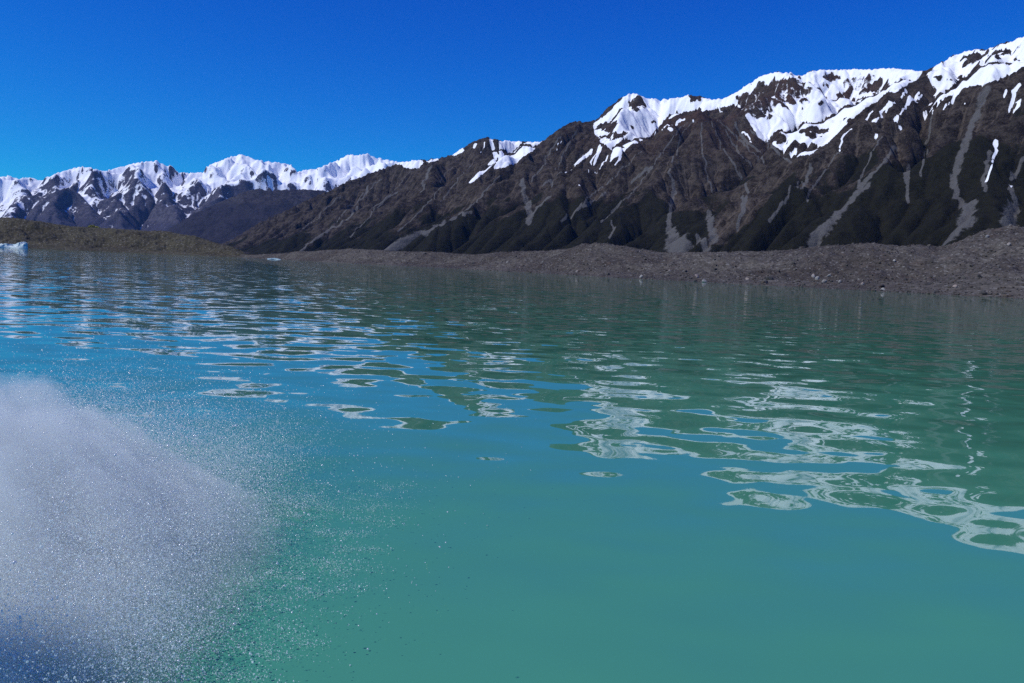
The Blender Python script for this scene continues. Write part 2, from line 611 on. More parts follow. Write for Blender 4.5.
for pts, w0, w1 in [([(885, 104), (880, 116), (876, 122)], 5, 2), ([(893, 100), (886, 110)], 5, 3), ([(912, 96), (903, 108), (897, 116)], 5, 2), ([(919, 92), (908, 104), (900, 113)], 5, 2),
                    ([(934, 104), (924, 114), (918, 122)], 5, 2), ([(944, 96), (932, 108), (926, 116)], 6, 2), ([(870, 110), (866, 118)], 4, 2), ([(958, 92), (950, 100), (944, 108)], 5, 2),
                    ([(905, 88), (900, 96)], 5, 3), ([(595, 150), (592, 160), (588, 172)], 5, 2), ([(588, 152), (578, 162), (566, 172)], 6, 2), ([(606, 156), (600, 164), (597, 172)], 5, 2),
                    ([(622, 155), (614, 163)], 5, 2), ([(492, 142), (496, 152), (500, 160)], 5, 3), ([(484, 142), (482, 150)], 4, 2), ([(560, 140), (556, 148)], 3, 2),
                    ([(996, 150), (993, 160), (988, 175), (985, 182)], 3, 2), ([(1018, 84), (1013, 96), (1008, 112)], 6, 3), ([(1005, 90), (1003, 96)], 4, 2), ([(742, 130), (752, 142)], 4, 2),
                    ([(684, 118), (668, 124), (652, 134)], 6, 2), ([(850, 128), (842, 138), (838, 150)], 4, 2), ([(716, 100), (720, 112)], 4, 2), ([(768, 112), (764, 122)], 5, 3)]:
    paint = np.maximum(paint, streak(P, trace(P, pts), w0, w1) * 2.2 - 0.9)
snow = paint * 0.95 + (np.clip(fine, -5, 5) / 14).ravel() + (-np.clip(slope - 0.75, -0.3, 1.0) * 0.22).ravel() + 0.25


scree = np.zeros(len(P))
for pts, w0, w1 in [
        ([(470, 210), (440, 223), (415, 236), (385, 248)], 6, 26),
        ([(357, 207), (345, 218), (325, 232), (300, 250)], 10, 9),
        ([(367, 187), (362, 198)], 9, 6), ([(430, 165), (424, 180), (422, 192)], 12, 6),
        ([(520, 178), (525, 195), (530, 214), (528, 220)], 12, 14), ([(548, 196), (536, 206), (529, 219)], 9, 8),
        ([(605, 192), (590, 202), (570, 215)], 6, 6), ([(650, 165), (630, 182)], 6, 5),
        ([(668, 168), (676, 190), (670, 212), (668, 226)], 7, 8), ([(668, 226), (674, 240), (680, 252)], 12, 40), ([(672, 232), (688, 246)], 8, 16),
        ([(708, 212), (712, 228), (714, 242)], 10, 14), ([(698, 235), (706, 248)], 8, 12),
        ([(895, 145), (875, 170), (850, 200), (826, 224), (808, 246)], 5, 17), ([(868, 184), (850, 200)], 8, 9),
        ([(985, 92), (975, 115), (968, 135)], 15, 10), ([(968, 135), (958, 160), (953, 180), (957, 195), (966, 208)], 11, 7),
        ([(970, 204), (966, 220), (945, 242)], 17, 20), ([(1010, 188), (1016, 205), (1005, 228)], 7, 15), ([(1024, 158), (1012, 178)], 6, 6),
        ([(908, 165), (906, 190), (908, 200)], 6, 4), ([(812, 165), (802, 188)], 7, 5), ([(990, 150), (984, 180), (986, 190)], 5, 5),
        ([(735, 122), (745, 140), (760, 150)], 5, 5), ([(750, 128), (775, 150), (790, 162)], 4, 4), ([(725, 128), (738, 150), (752, 165)], 4, 4),
        ([(695, 118), (682, 135), (672, 160)], 3, 4), ([(700, 120), (700, 140), (706, 165), (712, 190)], 3, 4), ([(712, 122), (722, 145), (735, 165), (748, 190)], 3, 4),
        ([(685, 120), (665, 145), (648, 170), (628, 195), (600, 222)], 3, 4), ([(718, 118), (740, 140), (768, 165)], 3, 4), ([(640, 150), (615, 175), (585, 200), (560, 222)], 3, 4),
        ([(742, 196), (744, 212), (736, 228)], 9, 4),
        ([(560, 135), (545, 160), (530, 180)], 4, 5), ([(575, 132), (560, 160), (550, 185)], 3, 4), ([(500, 175), (480, 195), (462, 212)], 4, 5), ([(475, 160), (455, 180), (440, 200)], 4, 4),
        ([(452, 165), (440, 185), (420, 210), (398, 232)], 3, 4), ([(410, 170), (392, 190), (372, 212), (350, 235)], 3, 4), ([(380, 178), (355, 200), (335, 220)], 4, 4), ([(340, 195), (318, 215), (300, 232)], 4, 4),
        ([(840, 150), (822, 175), (805, 200)], 3, 3), ([(880, 135), (868, 160), (858, 185)], 3, 3), ([(930, 125), (925, 150), (920, 175)], 3, 3), ([(800, 180), (785, 200), (768, 222)], 3, 4),
        ([(395, 190), (380, 200), (370, 210)], 6, 8), ([(560, 170), (540, 185)], 6, 6), ([(610, 222), (614, 226), (608, 236)], 5, 5)]:
    scree = np.maximum(scree, streak(P, trace(P, pts), w0, w1))
# drainage lines keep a little gravel everywhere
scree = np.maximum(scree, 0.42 * smooth(flowA, -0.2, 1.4) * smooth(-np.abs(P[:, 2] - 380), -330, -120))

lat = P[:, :2] @ E1                    # along the range
red = np.exp(-((lat - 1450) / 600) ** 2) * smooth(P[:, 2], 330, 620)
forest = 1 - smooth(P[:, 2] + fbm(P[:, 0] / 160, P[:, 1] / 160, 4, 91) * 170 + (lat - 0) * 0.07, 240, 420)
forest = np.clip(forest + 0.6 * (1 - smooth(lat, 150, 800)) * (1 - smooth(P[:, 2], 330, 560)), 0, 1)

crag = np.zeros(len(P))                # pale broken rock faces
for pts, am in [([(735, 195), (765, 180), (793, 170), (772, 195), (747, 222), (722, 246), (704, 249), (712, 222)], 1.0), ([(885, 122), (917, 135), (905, 172), (878, 160)], 0.5),
                ([(655, 158), (690, 166), (690, 208), (666, 208)], 0.7), ([(428, 166), (470, 148), (492, 150), (498, 185), (452, 212), (425, 195)], 0.55),
                ([(540, 145), (575, 130), (585, 160), (545, 190), (515, 185)], 0.5), ([(850, 118), (895, 95), (905, 115), (850, 150), (815, 170)], 0.5)]:
    crag[in_poly(pts, 5)] = am
crag = blur(crag.reshape(h.shape), 6).ravel()
forest = np.clip(forest - 1.1 * crag, 0, 1)


def rock_material(name, dark, light, red_c, green, snow_c=(0.86, 0.87, 0.90), px=5.0, snow_soft=0.10, ragged=1.0):
    m = Mat(name)
    sn, sc, rd, fo = m.attr('snow'), m.attr('scree'), m.attr('red'), m.attr('forest')
    n_big = m.noise(0.006, 5, 0.6)
    n_mid = m.noise(0.035 * 5.0 / px, 7, 0.72)
    n_fine = m.noise(0.075 * 5.0 / px, 6, 0.78)
    n_grit = m.noise(0.24 * 5.0 / px, 4, 0.75)
    # strata: stretched noise, tilted
    n_str = m.noise(0.03, 5, 0.6, stretch=(0.5, 0.5, 2.2), rot=(0.5, 0.35, 0.2))
    base = m.mix(m.step(n_mid, 0.42, 0.60), dark, light)
    base = m.mix(m.math('MULTIPLY', m.step(n_str, 0.50, 0.72), 0.6), base, tuple(c * 1.35 for c in light))
    fl = m.attr('flow')
    flm = m.step(m.math('ADD', fl, m.math('MULTIPLY', m.math('SUBTRACT', n_mid, 0.5), 1.0)), 0.30, 0.80)
    base = m.mix(m.math('MULTIPLY', flm, 0.8), base, tuple(c * 1.55 for c in light))
    base = m.mix(m.math('MULTIPLY', rd, m.step(n_big, 0.35, 0.6)), base, red_c)
    base = m.mix(m.math('MULTIPLY', m.step(n_fine, 0.46, 0.62), 0.55), base, tuple(c * 0.45 for c in dark))
    base = m.mix(m.math('MULTIPLY', m.step(n_grit, 0.52, 0.64), 0.55), base, tuple(c * 1.7 for c in light))
    grn = m.mix(m.step(n_fine, 0.4, 0.65), green, tuple(c * 2.0 for c in green))
    fmask = m.step(m.math('ADD', fo, m.math('MULTIPLY', m.math('SUBTRACT', n_mid, 0.5), 1.1)), 0.38, 0.62)
    base = m.mix(m.math('MULTIPLY', fmask, 0.92), base, grn)
    smask = m.step(m.math('ADD', sc, m.math('ADD', m.math('MULTIPLY', m.math('SUBTRACT', n_mid, 0.5), 0.9), m.math('MULTIPLY', m.math('SUBTRACT', n_fine, 0.5), 0.8))), 0.48, 0.70)
    scol = m.mix(n_fine, (0.085, 0.082, 0.08), (0.15, 0.145, 0.14))
    base = m.mix(m.math('MULTIPLY', smask, 0.9), base, scol)
    nz = m.math('ADD', m.math('MULTIPLY', m.math('SUBTRACT', n_mid, 0.5), 1.0), m.math('MULTIPLY', m.math('SUBTRACT', n_fine, 0.5), 0.5))
    nz = m.math('ADD', nz, m.math('MULTIPLY', m.math('SUBTRACT', n_big, 0.5), 0.6))
    nz = m.math('ADD', nz, m.math('MULTIPLY', m.math('SUBTRACT', n_grit, 0.5), 0.5))
    nz = m.math('MULTIPLY', nz, ragged)
    snmask = m.step(m.math('ADD', sn, nz), 0.5 - snow_soft, 0.5 + snow_soft)
    col = m.mix(snmask, base, snow_c)
    hgt = m.math('ADD', m.math('MULTIPLY', n_mid, 1.0), m.math('MULTIPLY', n_fine, 0.6))
    hgt = m.math('ADD', hgt, m.math('MULTIPLY', n_str, 0.5))
    hgt = m.math('ADD', hgt, m.math('MULTIPLY', n_grit, 0.18))
    dist = m.math('MULTIPLY_ADD', snmask, -0.75, 1.0)
    nb = m.n.new('ShaderNodeBump')
    nb.inputs['Distance'].default_value = 8.0 * px / 5.0
    m.set(nb.inputs['Strength'], dist)
    m.set(nb.inputs['Height'], hgt)
    rough = m.math('MULTIPLY_ADD', snmask, -0.25, 0.95)
    m.principled(col, rough, 0.08, nb.outputs[0])
    return m.m


M_near = rock_material("near rock and snow", (0.020, 0.0146, 0.0110), (0.068, 0.055, 0.044), (0.066, 0.038, 0.027), (0.0085, 0.0085, 0.0042))
o = make_mesh("mountain_range", P, grid_faces(nr, nc), M_near, True,
              dict(snow=snow, scree=scree, red=red, forest=forest, flow=smooth(flowA, -2.2, 0.0) + 0.42 * crag + np.clip(fine.ravel(), -3, 3) * 0.10))
tag(o, kind='structure')

# ---- far snowy range -------------------------------------------------------
SKY_FAR = [(-120, 170), (-60, 185), (0, 177), (10, 176), (20, 179), (30, 178), (40, 180), (48, 177), (55, 174), (66, 170), (76, 168), (82, 166), (90, 168), (98, 170), (105, 171),
           (112, 170), (120, 167), (128, 165), (138, 163), (146, 162), (152, 160), (158, 162), (165, 165), (172, 166), (178, 172), (186, 173), (195, 173),
           (202, 172), (206, 167), (215, 163), (222, 160), (230, 157), (237, 155), (241, 154), (248, 156), (256, 160), (264, 161), (275, 162), (284, 163), (291, 164), (297, 171),
           (306, 170), (315, 169), (322, 167), (330, 162), (338, 160), (345, 156), (350, 154), (356, 155), (364, 153), (370, 155), (378, 158), (385, 160), (393, 161), (420, 165), (480, 180)]


def far_pt(u, v, d):
    return tuple(at(u, v, d))


far_lines = [(W([(u, v, 11500 + 250 * math.sin(u * 0.11)) for u, v in SKY_FAR]), 0.74)]
for (u, v, ub) in [(80, 167, 55), (152, 161, 120), (152, 161, 185), (241, 154, 215), (241, 154, 275), (291, 164, 330), (364, 153, 350), (20, 178, 0), (-60, 185, -70), (345, 156, 300)]:
    far_lines.append((W([(u, v, 11500), (u + (ub - u) * .4, v + 18, 10900), (u + (ub - u) * .8, v + 45, 10200), (ub, v + 72, 9600)]), 0.76))
    um, vm = u + (ub - u) * .4, v + 18
    for sg in (-1, 1):
        far_lines.append((W([(um, vm, 10900), (um + sg * 14, vm + 18, 10650), (um + sg * 22, vm + 38, 10350)]), 0.80))


def build_far():
    uu0, uu1 = ray(-110, 245), ray(470, 245)
    a0, a1 = math.atan2(uu0[0], uu0[1]), math.atan2(uu1[0], uu1[1])
    ax = np.array([math.cos((a0 + a1) / 2), -math.sin((a0 + a1) / 2)])
    fw = np.array([math.sin((a0 + a1) / 2), math.cos((a0 + a1) / 2)])
    half = 11500 * math.sin((a1 - a0) / 2) + 300

    def coords(cell):
        nc, nr = int(2 * half / cell) + 1, int(4400 / cell) + 1
        a = np.linspace(-half, half, nc)[None, :].repeat(nr, 0)
        b = np.linspace(8600, 13000, nr)[:, None].repeat(nc, 1)
        return a * ax[0] + b * fw[0], a * ax[1] + b * fw[1], nr, nc
    c1 = 26.0
    X, Y, nr, nc = coords(c1)
    wx, wy = fbm(X / 900, Y / 900, 3, 103) * 220, fbm(X / 900, Y / 900, 3, 123) * 220
    h = ridge_height(X + wx, Y + wy, far_lines, 0.6, 0.1)
    h = h + (ridged(X / 520, Y / 520, 5, 105) - 0.9) * 150 * smooth(h, 100, 700) + fbm(X / 110, Y / 110, 3, 140) * 22
    h = np.maximum(h, 30)
    h, A = erode(h, c1, 45, 0.7, m=0.5, kd=0.02, talus=1.05, floor=5)
    c2 = 13.0
    X, Y, nr, nc = coords(c2)
    h = resize(h, nr, nc)
    h = h + smooth(h, 100, 400) * ((ridged(X / 300, Y / 300, 5, 161) - 0.8) * 22 + fbm(X / 45, Y / 45, 3, 171) * 7)
    h, A = erode(h, c2, 14, 0.7, m=0.5, talus=1.3, kd=0.02, floor=5)
    h = fit_skyline(h, X, Y, SKY_FAR, jag=1.8)
    return X, Y, h, A, nr, nc, c2


X, Y, h, A, nr, nc, cf = build_far()
Pf = np.stack([X, Y, h], -1).reshape(-1, 3)
gy, gx = np.gradient(h, cf)
slope = np.hypot(gx, gy)
fine = blur(h, 8) - h
conc = blur(h, 40) - h
snow = (h - 570) / 420 + 0.5 + 0.45 * fbm(X / 260, Y / 260, 5, 555, 0.6) + 0.9 * smooth(-az_of(X, Y), 0.535, 0.57) + np.clip(fine, -14, 14) / 26 + np.clip(conc, -50, 50) / 220 - np.clip(slope - 0.85, -0.3, 1.2) * 0.8
flowA = np.log10(np.maximum(A, 1e-3))
scree = 0.62 * smooth(flowA, 0.2, 1.8)
M_far = rock_material("far rock and snow", (0.042, 0.037, 0.050), (0.095, 0.087, 0.105), (0.05, 0.045, 0.05), (0.034, 0.032, 0.048), px=8.0, snow_soft=0.10, ragged=1.5)  # rock tones paler and bluer: part of the distance haze is put into the colour
o = make_mesh("far_mountains", Pf, grid_faces(nr, nc), M_far, True,
              dict(snow=snow.ravel(), scree=scree.ravel(), red=np.zeros(h.size), forest=(1 - smooth(h, 150, 520)).ravel(), flow=(smooth(flowA, -1.5, 1.5) + np.clip(fine, -8, 8) * 0.03).ravel()))
tag(o, kind='structure')

# ---- dark forested hill in front of the far range ---------------------------
SKY_HILL = [(120, 244), (150, 240), (165, 231), (180, 222), (195, 213), (210, 207), (222, 201), (236, 195), (246, 191), (256, 189), (270, 190), (300, 189), (340, 192), (400, 200), (460, 225)]
hill_lines = [(W([(u, v, 8000) for u, v in SKY_HILL]), 0.5), (W([(246, 191, 8000), (225, 215, 7600), (200, 240, 7200)]), 0.5),
              (W([(300, 189, 8000), (280, 215, 7600), (260, 240, 7200)]), 0.5)]
nr, nc, ch = 110, 230, 14.0
c0 = at(270, 245, 7700)
fw = np.array(c0[:2]) / np.hypot(c0[0], c0[1])
ax = np.array([fw[1], -fw[0]])
a = (np.arange(nc) - nc / 2)[None, :].repeat(nr, 0) * ch
b = (np.arange(nr) - nr / 2)[:, None].repeat(nc, 1) * ch
X, Y = c0[0] + a * ax[0] + b * fw[0], c0[1] + a * ax[1] + b * fw[1]
h = ridge_height(X + fbm(X / 400, Y / 400, 3, 203) * 90, Y + fbm(X / 400, Y / 400, 3, 213) * 90, hill_lines, 0.5)
h = np.maximum(h + (ridged(X / 300, Y / 300, 4, 205) - 0.9) * 40 * smooth(h, 40, 300), 5)
h, A = erode(h, ch, 25, 0.4, floor=1)
h = h + fbm(X / 40, Y / 40, 3, 207) * 8
h = fit_skyline(h, X, Y, SKY_HILL)
Ph = np.stack([X, Y, h], -1).reshape(-1, 3)
gr = smooth(np.log10(np.maximum(A, 1e-3)), 0.5, 2.0) * 0.5
M_hill = rock_material("hill bush", (0.026, 0.022, 0.026), (0.055, 0.048, 0.052), (0.05, 0.045, 0.05), (0.020, 0.018, 0.024), px=9.0)
o = make_mesh("dark_hill", Ph, grid_faces(nr, nc), M_hill, True,
              dict(snow=np.full(h.size, -3.0), scree=gr.ravel(), red=np.zeros(h.size), forest=(1 - smooth(h, 380, 560)).ravel(), flow=gr.ravel()))
tag(o, kind='structure')

# ------------------------------------------------------------------ moraine
def interp(lst, u):
    a = np.array(lst, float)
    return np.interp(u, a[:, 0], a[:, 1])


def moraine(name, u0, u1, nu, nt, shore, top, crest_off, depth, mat, seed, rough, beach=0.10):
    uu = np.linspace(u0, u1, nu)
    d0 = interp(shore, uu)
    vt = interp(top, uu)
    dirs = np.array([ray(u, 245.3 + 0.0425 * u) for u in uu])
    dirs = dirs[:, :2] / np.hypot(dirs[:, 0], dirs[:, 1])[:, None]
    tn = np.linspace(0, 1, nt) ** 1.35 * depth - 6
    tc = interp(crest_off, uu)
    # height the crest needs for its outline to stand where the photo has it
    H = np.empty(nu)
    for i, u in enumerate(uu):
        H[i] = max(at(u, vt[i], d0[i] + tc[i])[2], 0.2)
    T = tn[:, None] / tc[None, :]
    D = d0[None, :] + tn[:, None]
    Xm, Ym = D * dirs[None, :, 0], D * dirs[None, :, 1]
    wob = fbm(Xm / 60, Ym / 60, 3, seed) * 0.22
    Tw = T + wob * smooth(T, 0.0, 0.4) * (1 - smooth(T, 0.75, 1.0))
    prof = np.where(Tw < 1, 0.10 * np.clip(Tw / beach, -1, 1) + 0.90 * smooth(Tw, beach * 0.5, 1.0) ** 0.9 * (0.85 + 0.15 * Tw),
                    1 - 0.75 * smooth(Tw, 1.0, 2.6))
    hh = prof * H[None, :]
    band = smooth(T, 0.03, 0.25)
    hh = hh + band * H[None, :] * 0.19 * fbm(Xm / 42, Ym / 42, 4, seed + 9) * (1 - 0.7 * np.exp(-((T - 1) / .15) ** 2))
    hh = hh + band * rough * (ridged(Xm / 9, Ym / 9, 4, seed + 19) - 0.8) * 0.8
    hh = np.where(tn[:, None] < 0, -0.4 + 0.0 * hh, hh)
    Pm = np.stack([Xm, Ym, hh], -1).reshape(-1, 3)
    ob = make_mesh(name, Pm, grid_faces(nt, nu), mat, True)
    tag(ob, kind='structure')
    return Pm.reshape(nt, nu, 3), T


def gravel_material(name, c1, c2, c3, s):
    m = Mat(name)
    n1 = m.noise(0.018 * s, 5, 0.6)
    n2 = m.noise(0.16 * s, 5, 0.7)
    v1 = m.voronoi(0.55 * s)
    v2 = m.voronoi(1.6 * s)
    sep = m.n.new('ShaderNodeSeparateColor')
    m.link(v1, sep.inputs[0])
    sep2 = m.n.new('ShaderNodeSeparateColor')
    m.link(v2, sep2.inputs[0])
    base = m.mix(m.step(n1, 0.38, 0.62), c1, c2)
    base = m.mix(m.math('MULTIPLY', m.step(n2, 0.5, 0.75), 0.7), base, c3)
    k = m.math('MULTIPLY_ADD', sep.outputs[0], 0.5, 0.72)
    k2 = m.math('MULTIPLY_ADD', sep2.outputs[1], 0.6, 0.7)
    kk = m.math('MULTIPLY', k, k2)
    cmb = m.n.new('ShaderNodeCombineColor')
    for i in range(3):
        m.link(kk, cmb.inputs[i])
    base = m.mix(1.0, base, cmb.outputs[0], 'MULTIPLY')
    pale = m.math('MULTIPLY', m.step(sep2.outputs[2], 0.93, 0.97), 0.6)
    base = m.mix(pale, base, (0.22, 0.215, 0.205))
    h = m.math('ADD', m.math('MULTIPLY', n2, 1.0), m.math('MULTIPLY', sep.outputs[1], 0.3))
    m.principled(base, 0.95, 0.1, m.bump(h, 0.8 / s, 0.8))
    return m.m


M_moraine = gravel_material("moraine gravel", (0.086, 0.078, 0.068), (0.054, 0.047, 0.042), (0.070, 0.050, 0.039), 1.0)
M_left = gravel_material("brown moraine", (0.066, 0.060, 0.038), (0.050, 0.044, 0.028), (0.078, 0.062, 0.040), 0.5)
SHORE_R = [(196, 1420), (225, 1300), (250, 1040), (300, 790), (350, 650), (440, 520), (520, 420), (600, 335), (724, 285), (900, 250), (1024, 234), (1200, 222), (1500, 215)]
TOP_R = [(196, 252), (225, 253.5), (250, 255), (270, 254.3), (300, 252), (330, 250.5), (350, 249), (370, 250), (400, 252), (440, 253), (475, 255), (500, 253), (525, 251.5), (545, 252), (560, 250), (575, 248), (590, 246),
         (605, 245.5), (622, 246.5), (645, 250), (660, 252.5), (700, 253), (730, 252), (760, 252), (790, 251), (820, 247), (850, 245), (872, 244), (885, 246), (895, 248),
         (915, 247), (935, 248), (948, 245), (960, 240), (975, 236), (990, 233), (1005, 230), (1024, 228), (1100, 222), (1500, 215)]
OFF_R = [(196, 80), (225, 60), (300, 90), (440, 120), (600, 130), (724, 150), (900, 170), (1024, 190), (1500, 200)]
PR, TR = moraine("moraine_bank", 196, 1420, 1430, 210, SHORE_R, TOP_R, OFF_R, 420, M_moraine, 301, 1.0)
SHORE_L = [(-260, 1240), (0, 1290), (100, 1270), (200, 1200), (255, 1130), (275, 1120)]
TOP_L = [(-260, 206), (-60, 215), (0, 218), (18, 218.5), (30, 221), (59, 224.5), (88, 228), (127, 230), (156, 231), (180, 234), (195, 236), (206, 240), (220, 244), (234, 247.5), (243, 252), (250, 256), (275, 258.5)]
OFF_L = [(-260, 260), (0, 240), (150, 200), (230, 120), (275, 60)]
PL, TL = moraine("moraine_hill", -260, 272, 620, 130, SHORE_L, TOP_L, OFF_L, 620, M_left, 331, 1.6)

# ------------------------------------------------------------------ stones
def ico(sub=1):
    import bmesh
    bm = bmesh.new()
    bmesh.ops.create_icosphere(bm, subdivisions=sub, radius=1.0)
    v = np.array([p.co for p in bm.verts])
    f = np.array([[q.index for q in p.verts] for p in bm.faces])
    bm.free()
    return v, f


V1, F1 = ico(1)
V2, F2 = ico(2)


def stone_shape(base, r):
    n = base.copy()
    for _ in range(7):                                  # cleave with random planes
        ax_ = r.normal(size=3)
        ax_ /= np.linalg.norm(ax_)
        k = r.uniform(0.45, 0.85)
        s = n @ ax_
        n = n - np.outer(np.maximum(s - k, 0), ax_)
    n *= r.uniform(0.65, 1.25, 3)
    return n


def stone_material(name, col, var):
    m = Mat(name)
    n = m.noise(1.2, 4, 0.6)
    v = m.noise(0.35, 2, 0.5)
    c = m.mix(n, tuple(x * (1 - var) for x in col), tuple(x * (1 + var) for x in col))
    c = m.mix(m.math('MULTIPLY', m.step(v, .5, .6), .5), c, (col[0] * 0.9, col[1] * 0.62, col[2] * 0.5))
    m.principled(c, 0.9, 0.15, m.bump(n, 0.15, 0.7))
    return m.m


M_rubble = stone_material("grey rubble", (0.080, 0.074, 0.066), 0.6)
M_boulder = stone_material("pale boulder", (0.26, 0.25, 0.235), 0.35)
M_dboulder = stone_material("dark boulder", (0.06, 0.055, 0.055), 0.4)

shapes = [stone_shape(V1, rng) for _ in range(24)]
NR = 15000
cand = np.where((TR[4:, :] < 1.1) & (TR[4:, :] > 0.0))
pick = rng.choice(len(cand[0]), NR, p=None)
Pc = PR[4:, :][cand[0][pick], cand[1][pick]]
vv, ff = [], []
sz = np.exp(rng.normal(-1.35, 0.5, NR))
for i in range(NR):
    s = shapes[i % 24]
    ang = rng.uniform(0, 6.28)
    ca, sa = math.cos(ang), math.sin(ang)
    q = s * sz[i]
    q = np.stack([q[:, 0] * ca - q[:, 1] * sa, q[:, 0] * sa + q[:, 1] * ca, q[:, 2] * 0.8], 1)
    vv.append(q + Pc[i] + np.array([rng.uniform(-.5, .5), rng.uniform(-.5, .5), 0.15 * sz[i]]))
    ff.append(F1 + i * len(V1))
o = make_mesh("rubble", np.concatenate(vv), np.concatenate(ff), M_rubble, False)
tag(o, "loose grey rubble strewn over the bare moraine bank above the lake", "rubble", kind='stuff')

# boulders one can pick out along the far bank
bl = [(500, 'p'), (560, 'p'), (683, 'p'), (697, 'p'), (735, 'p'), (742, 'p'), (812, 'p'), (818, 'p'), (822, 'd'), (838, 'p'), (868, 'p'), (905, 'd'), (924, 'd'), (931, 'p'), (985, 'd'), (1002, 'p')]
P_flat = PR.reshape(-1, 3)
Up, Vp, Zp = project(P_flat)
bspots = [(463, 263, .9, 0), (505, 262, .8, 0), (540, 262, .7, 0), (575, 270, .9, 0), (641, 275, .9, 0), (668, 272, .8, 0), (697, 277, 1.3, 0), (703, 280, 1.0, 0),
          (745, 279, .8, 0), (813, 275, 1.1, 0), (817, 279, 1.2, 0), (824, 282, .9, 0), (829, 277, .7, 0), (838, 281, .8, 0), (862, 284, .7, 0), (893, 262, .8, 0), (880, 288, .6, 0),
          (953, 287, .7, 0), (986, 236, 1.1, 0), (1008, 244, .8, 0), (905, 278, 1.0, 1), (978, 277, 1.0, 1), (984, 293, 1.1, 1), (925, 284, .9, 1), (935, 290, .8, 1), (760, 270, .9, 1), (715, 268, .8, 1), (882, 287, .9, 1)]
pale_meshes, dark_meshes = [], []
for k in range(5):
    me = make_mesh("tmp", stone_shape(V2, rng), F2, None, False)
    for mat, lst in ((M_boulder, pale_meshes), (M_dboulder, dark_meshes)):
        d = me.data.copy()
        d.materials.append(mat)
        lst.append(d)
    bpy.data.objects.remove(me)
for k, (u, v, s, dark) in enumerate(bspots):
    i = front_points(P_flat, u, v, 3)
    if i is None:
        continue
    b = bpy.data.objects.new("boulder", (dark_meshes if dark else pale_meshes)[k % 5])
    COL.objects.link(b)
    b.location = (P_flat[i][0], P_flat[i][1], P_flat[i][2] + 0.25 * s)
    b.scale = (s, s, s * 0.85)
    b.rotation_euler = (0, 0, k * 1.7)
    if dark:
        tag(b, "dark boulder lying among the gravel of the moraine bank", "boulder", "dark boulders on the moraine bank")
    else:
        tag(b, "pale grey boulder lying among the gravel of the moraine bank", "boulder", "pale boulders on the moraine bank")

# ------------------------------------------------------------------ icebergs
def iceberg(name, u0, u1, prof, dist, mat):
    """prof: list of (fraction across, height in m)"""
    a, b = at(u0, 246 + .0425 * u0, dist), at(u1, 246 + .0425 * u1, dist)
    L = np.linalg.norm((b - a)[:2])
    e = (b - a)[:2] / L
    n = np.array([-e[1], e[0]])
    na, nb = 90, 34
    s = np.linspace(0, 1, na)[None, :].repeat(nb, 0)
    t = np.linspace(-1, 1, nb)[:, None].repeat(na, 1)
    wid = L * 0.26
    Hh = interp(prof, s)
    prof_t = np.clip(1.18 - np.abs(t) ** 3.0 * 1.2, -0.1, 1)
    x = s * L
    y = t * wid * (0.75 + 0.25 * np.sin(s * 9))
    z = Hh * prof_t + (ridged(x / (L * .16), y / (L * .16), 4, 401) - .9) * Hh.max() * 0.22 * prof_t
    z = np.where(np.abs(t) > 0.98, -0.6, z)
    z = np.where((s < .004) | (s > .996), -0.6, z)
    px, py = a[0] + e[0] * x + n[0] * y, a[1] + e[1] * x + n[1] * y
    return make_mesh(name, np.stack([px, py, z], -1).reshape(-1, 3), grid_faces(nb, na), mat, False)


m = Mat("glacier ice")
n = m.noise(0.25, 5, 0.65)
n2 = m.noise(0.08, 4, 0.6, stretch=(1, 1, 4))
c = m.mix(m.step(n2, .4, .65), (0.54, 0.63, 0.62), (0.34, 0.49, 0.50))
c = m.mix(m.math('MULTIPLY', m.step(n, .5, .7), .5), c, (0.80, 0.84, 0.86))
m.principled(c, 0.45, 0.4, m.bump(n, 1.5, 0.7))
M_ice = m.m
tag(iceberg("iceberg", -22, 28, [(0, 2), (.2, 4.5), (.42, 3.4), (.55, 4.2), (.70, 3.4), (.82, 6.0), (.95, 7.0), (1, 5)], 1080, M_ice),
    "pale blue iceberg floating in front of the brown moraine hill", "iceberg")
tag(iceberg("iceberg", 267, 281, [(0, .4), (.3, 1.0), (.6, 1.3), (.8, .8), (1, .3)], 860, M_ice),
    "tiny white iceberg floating below the end of the brown moraine hill", "iceberg")

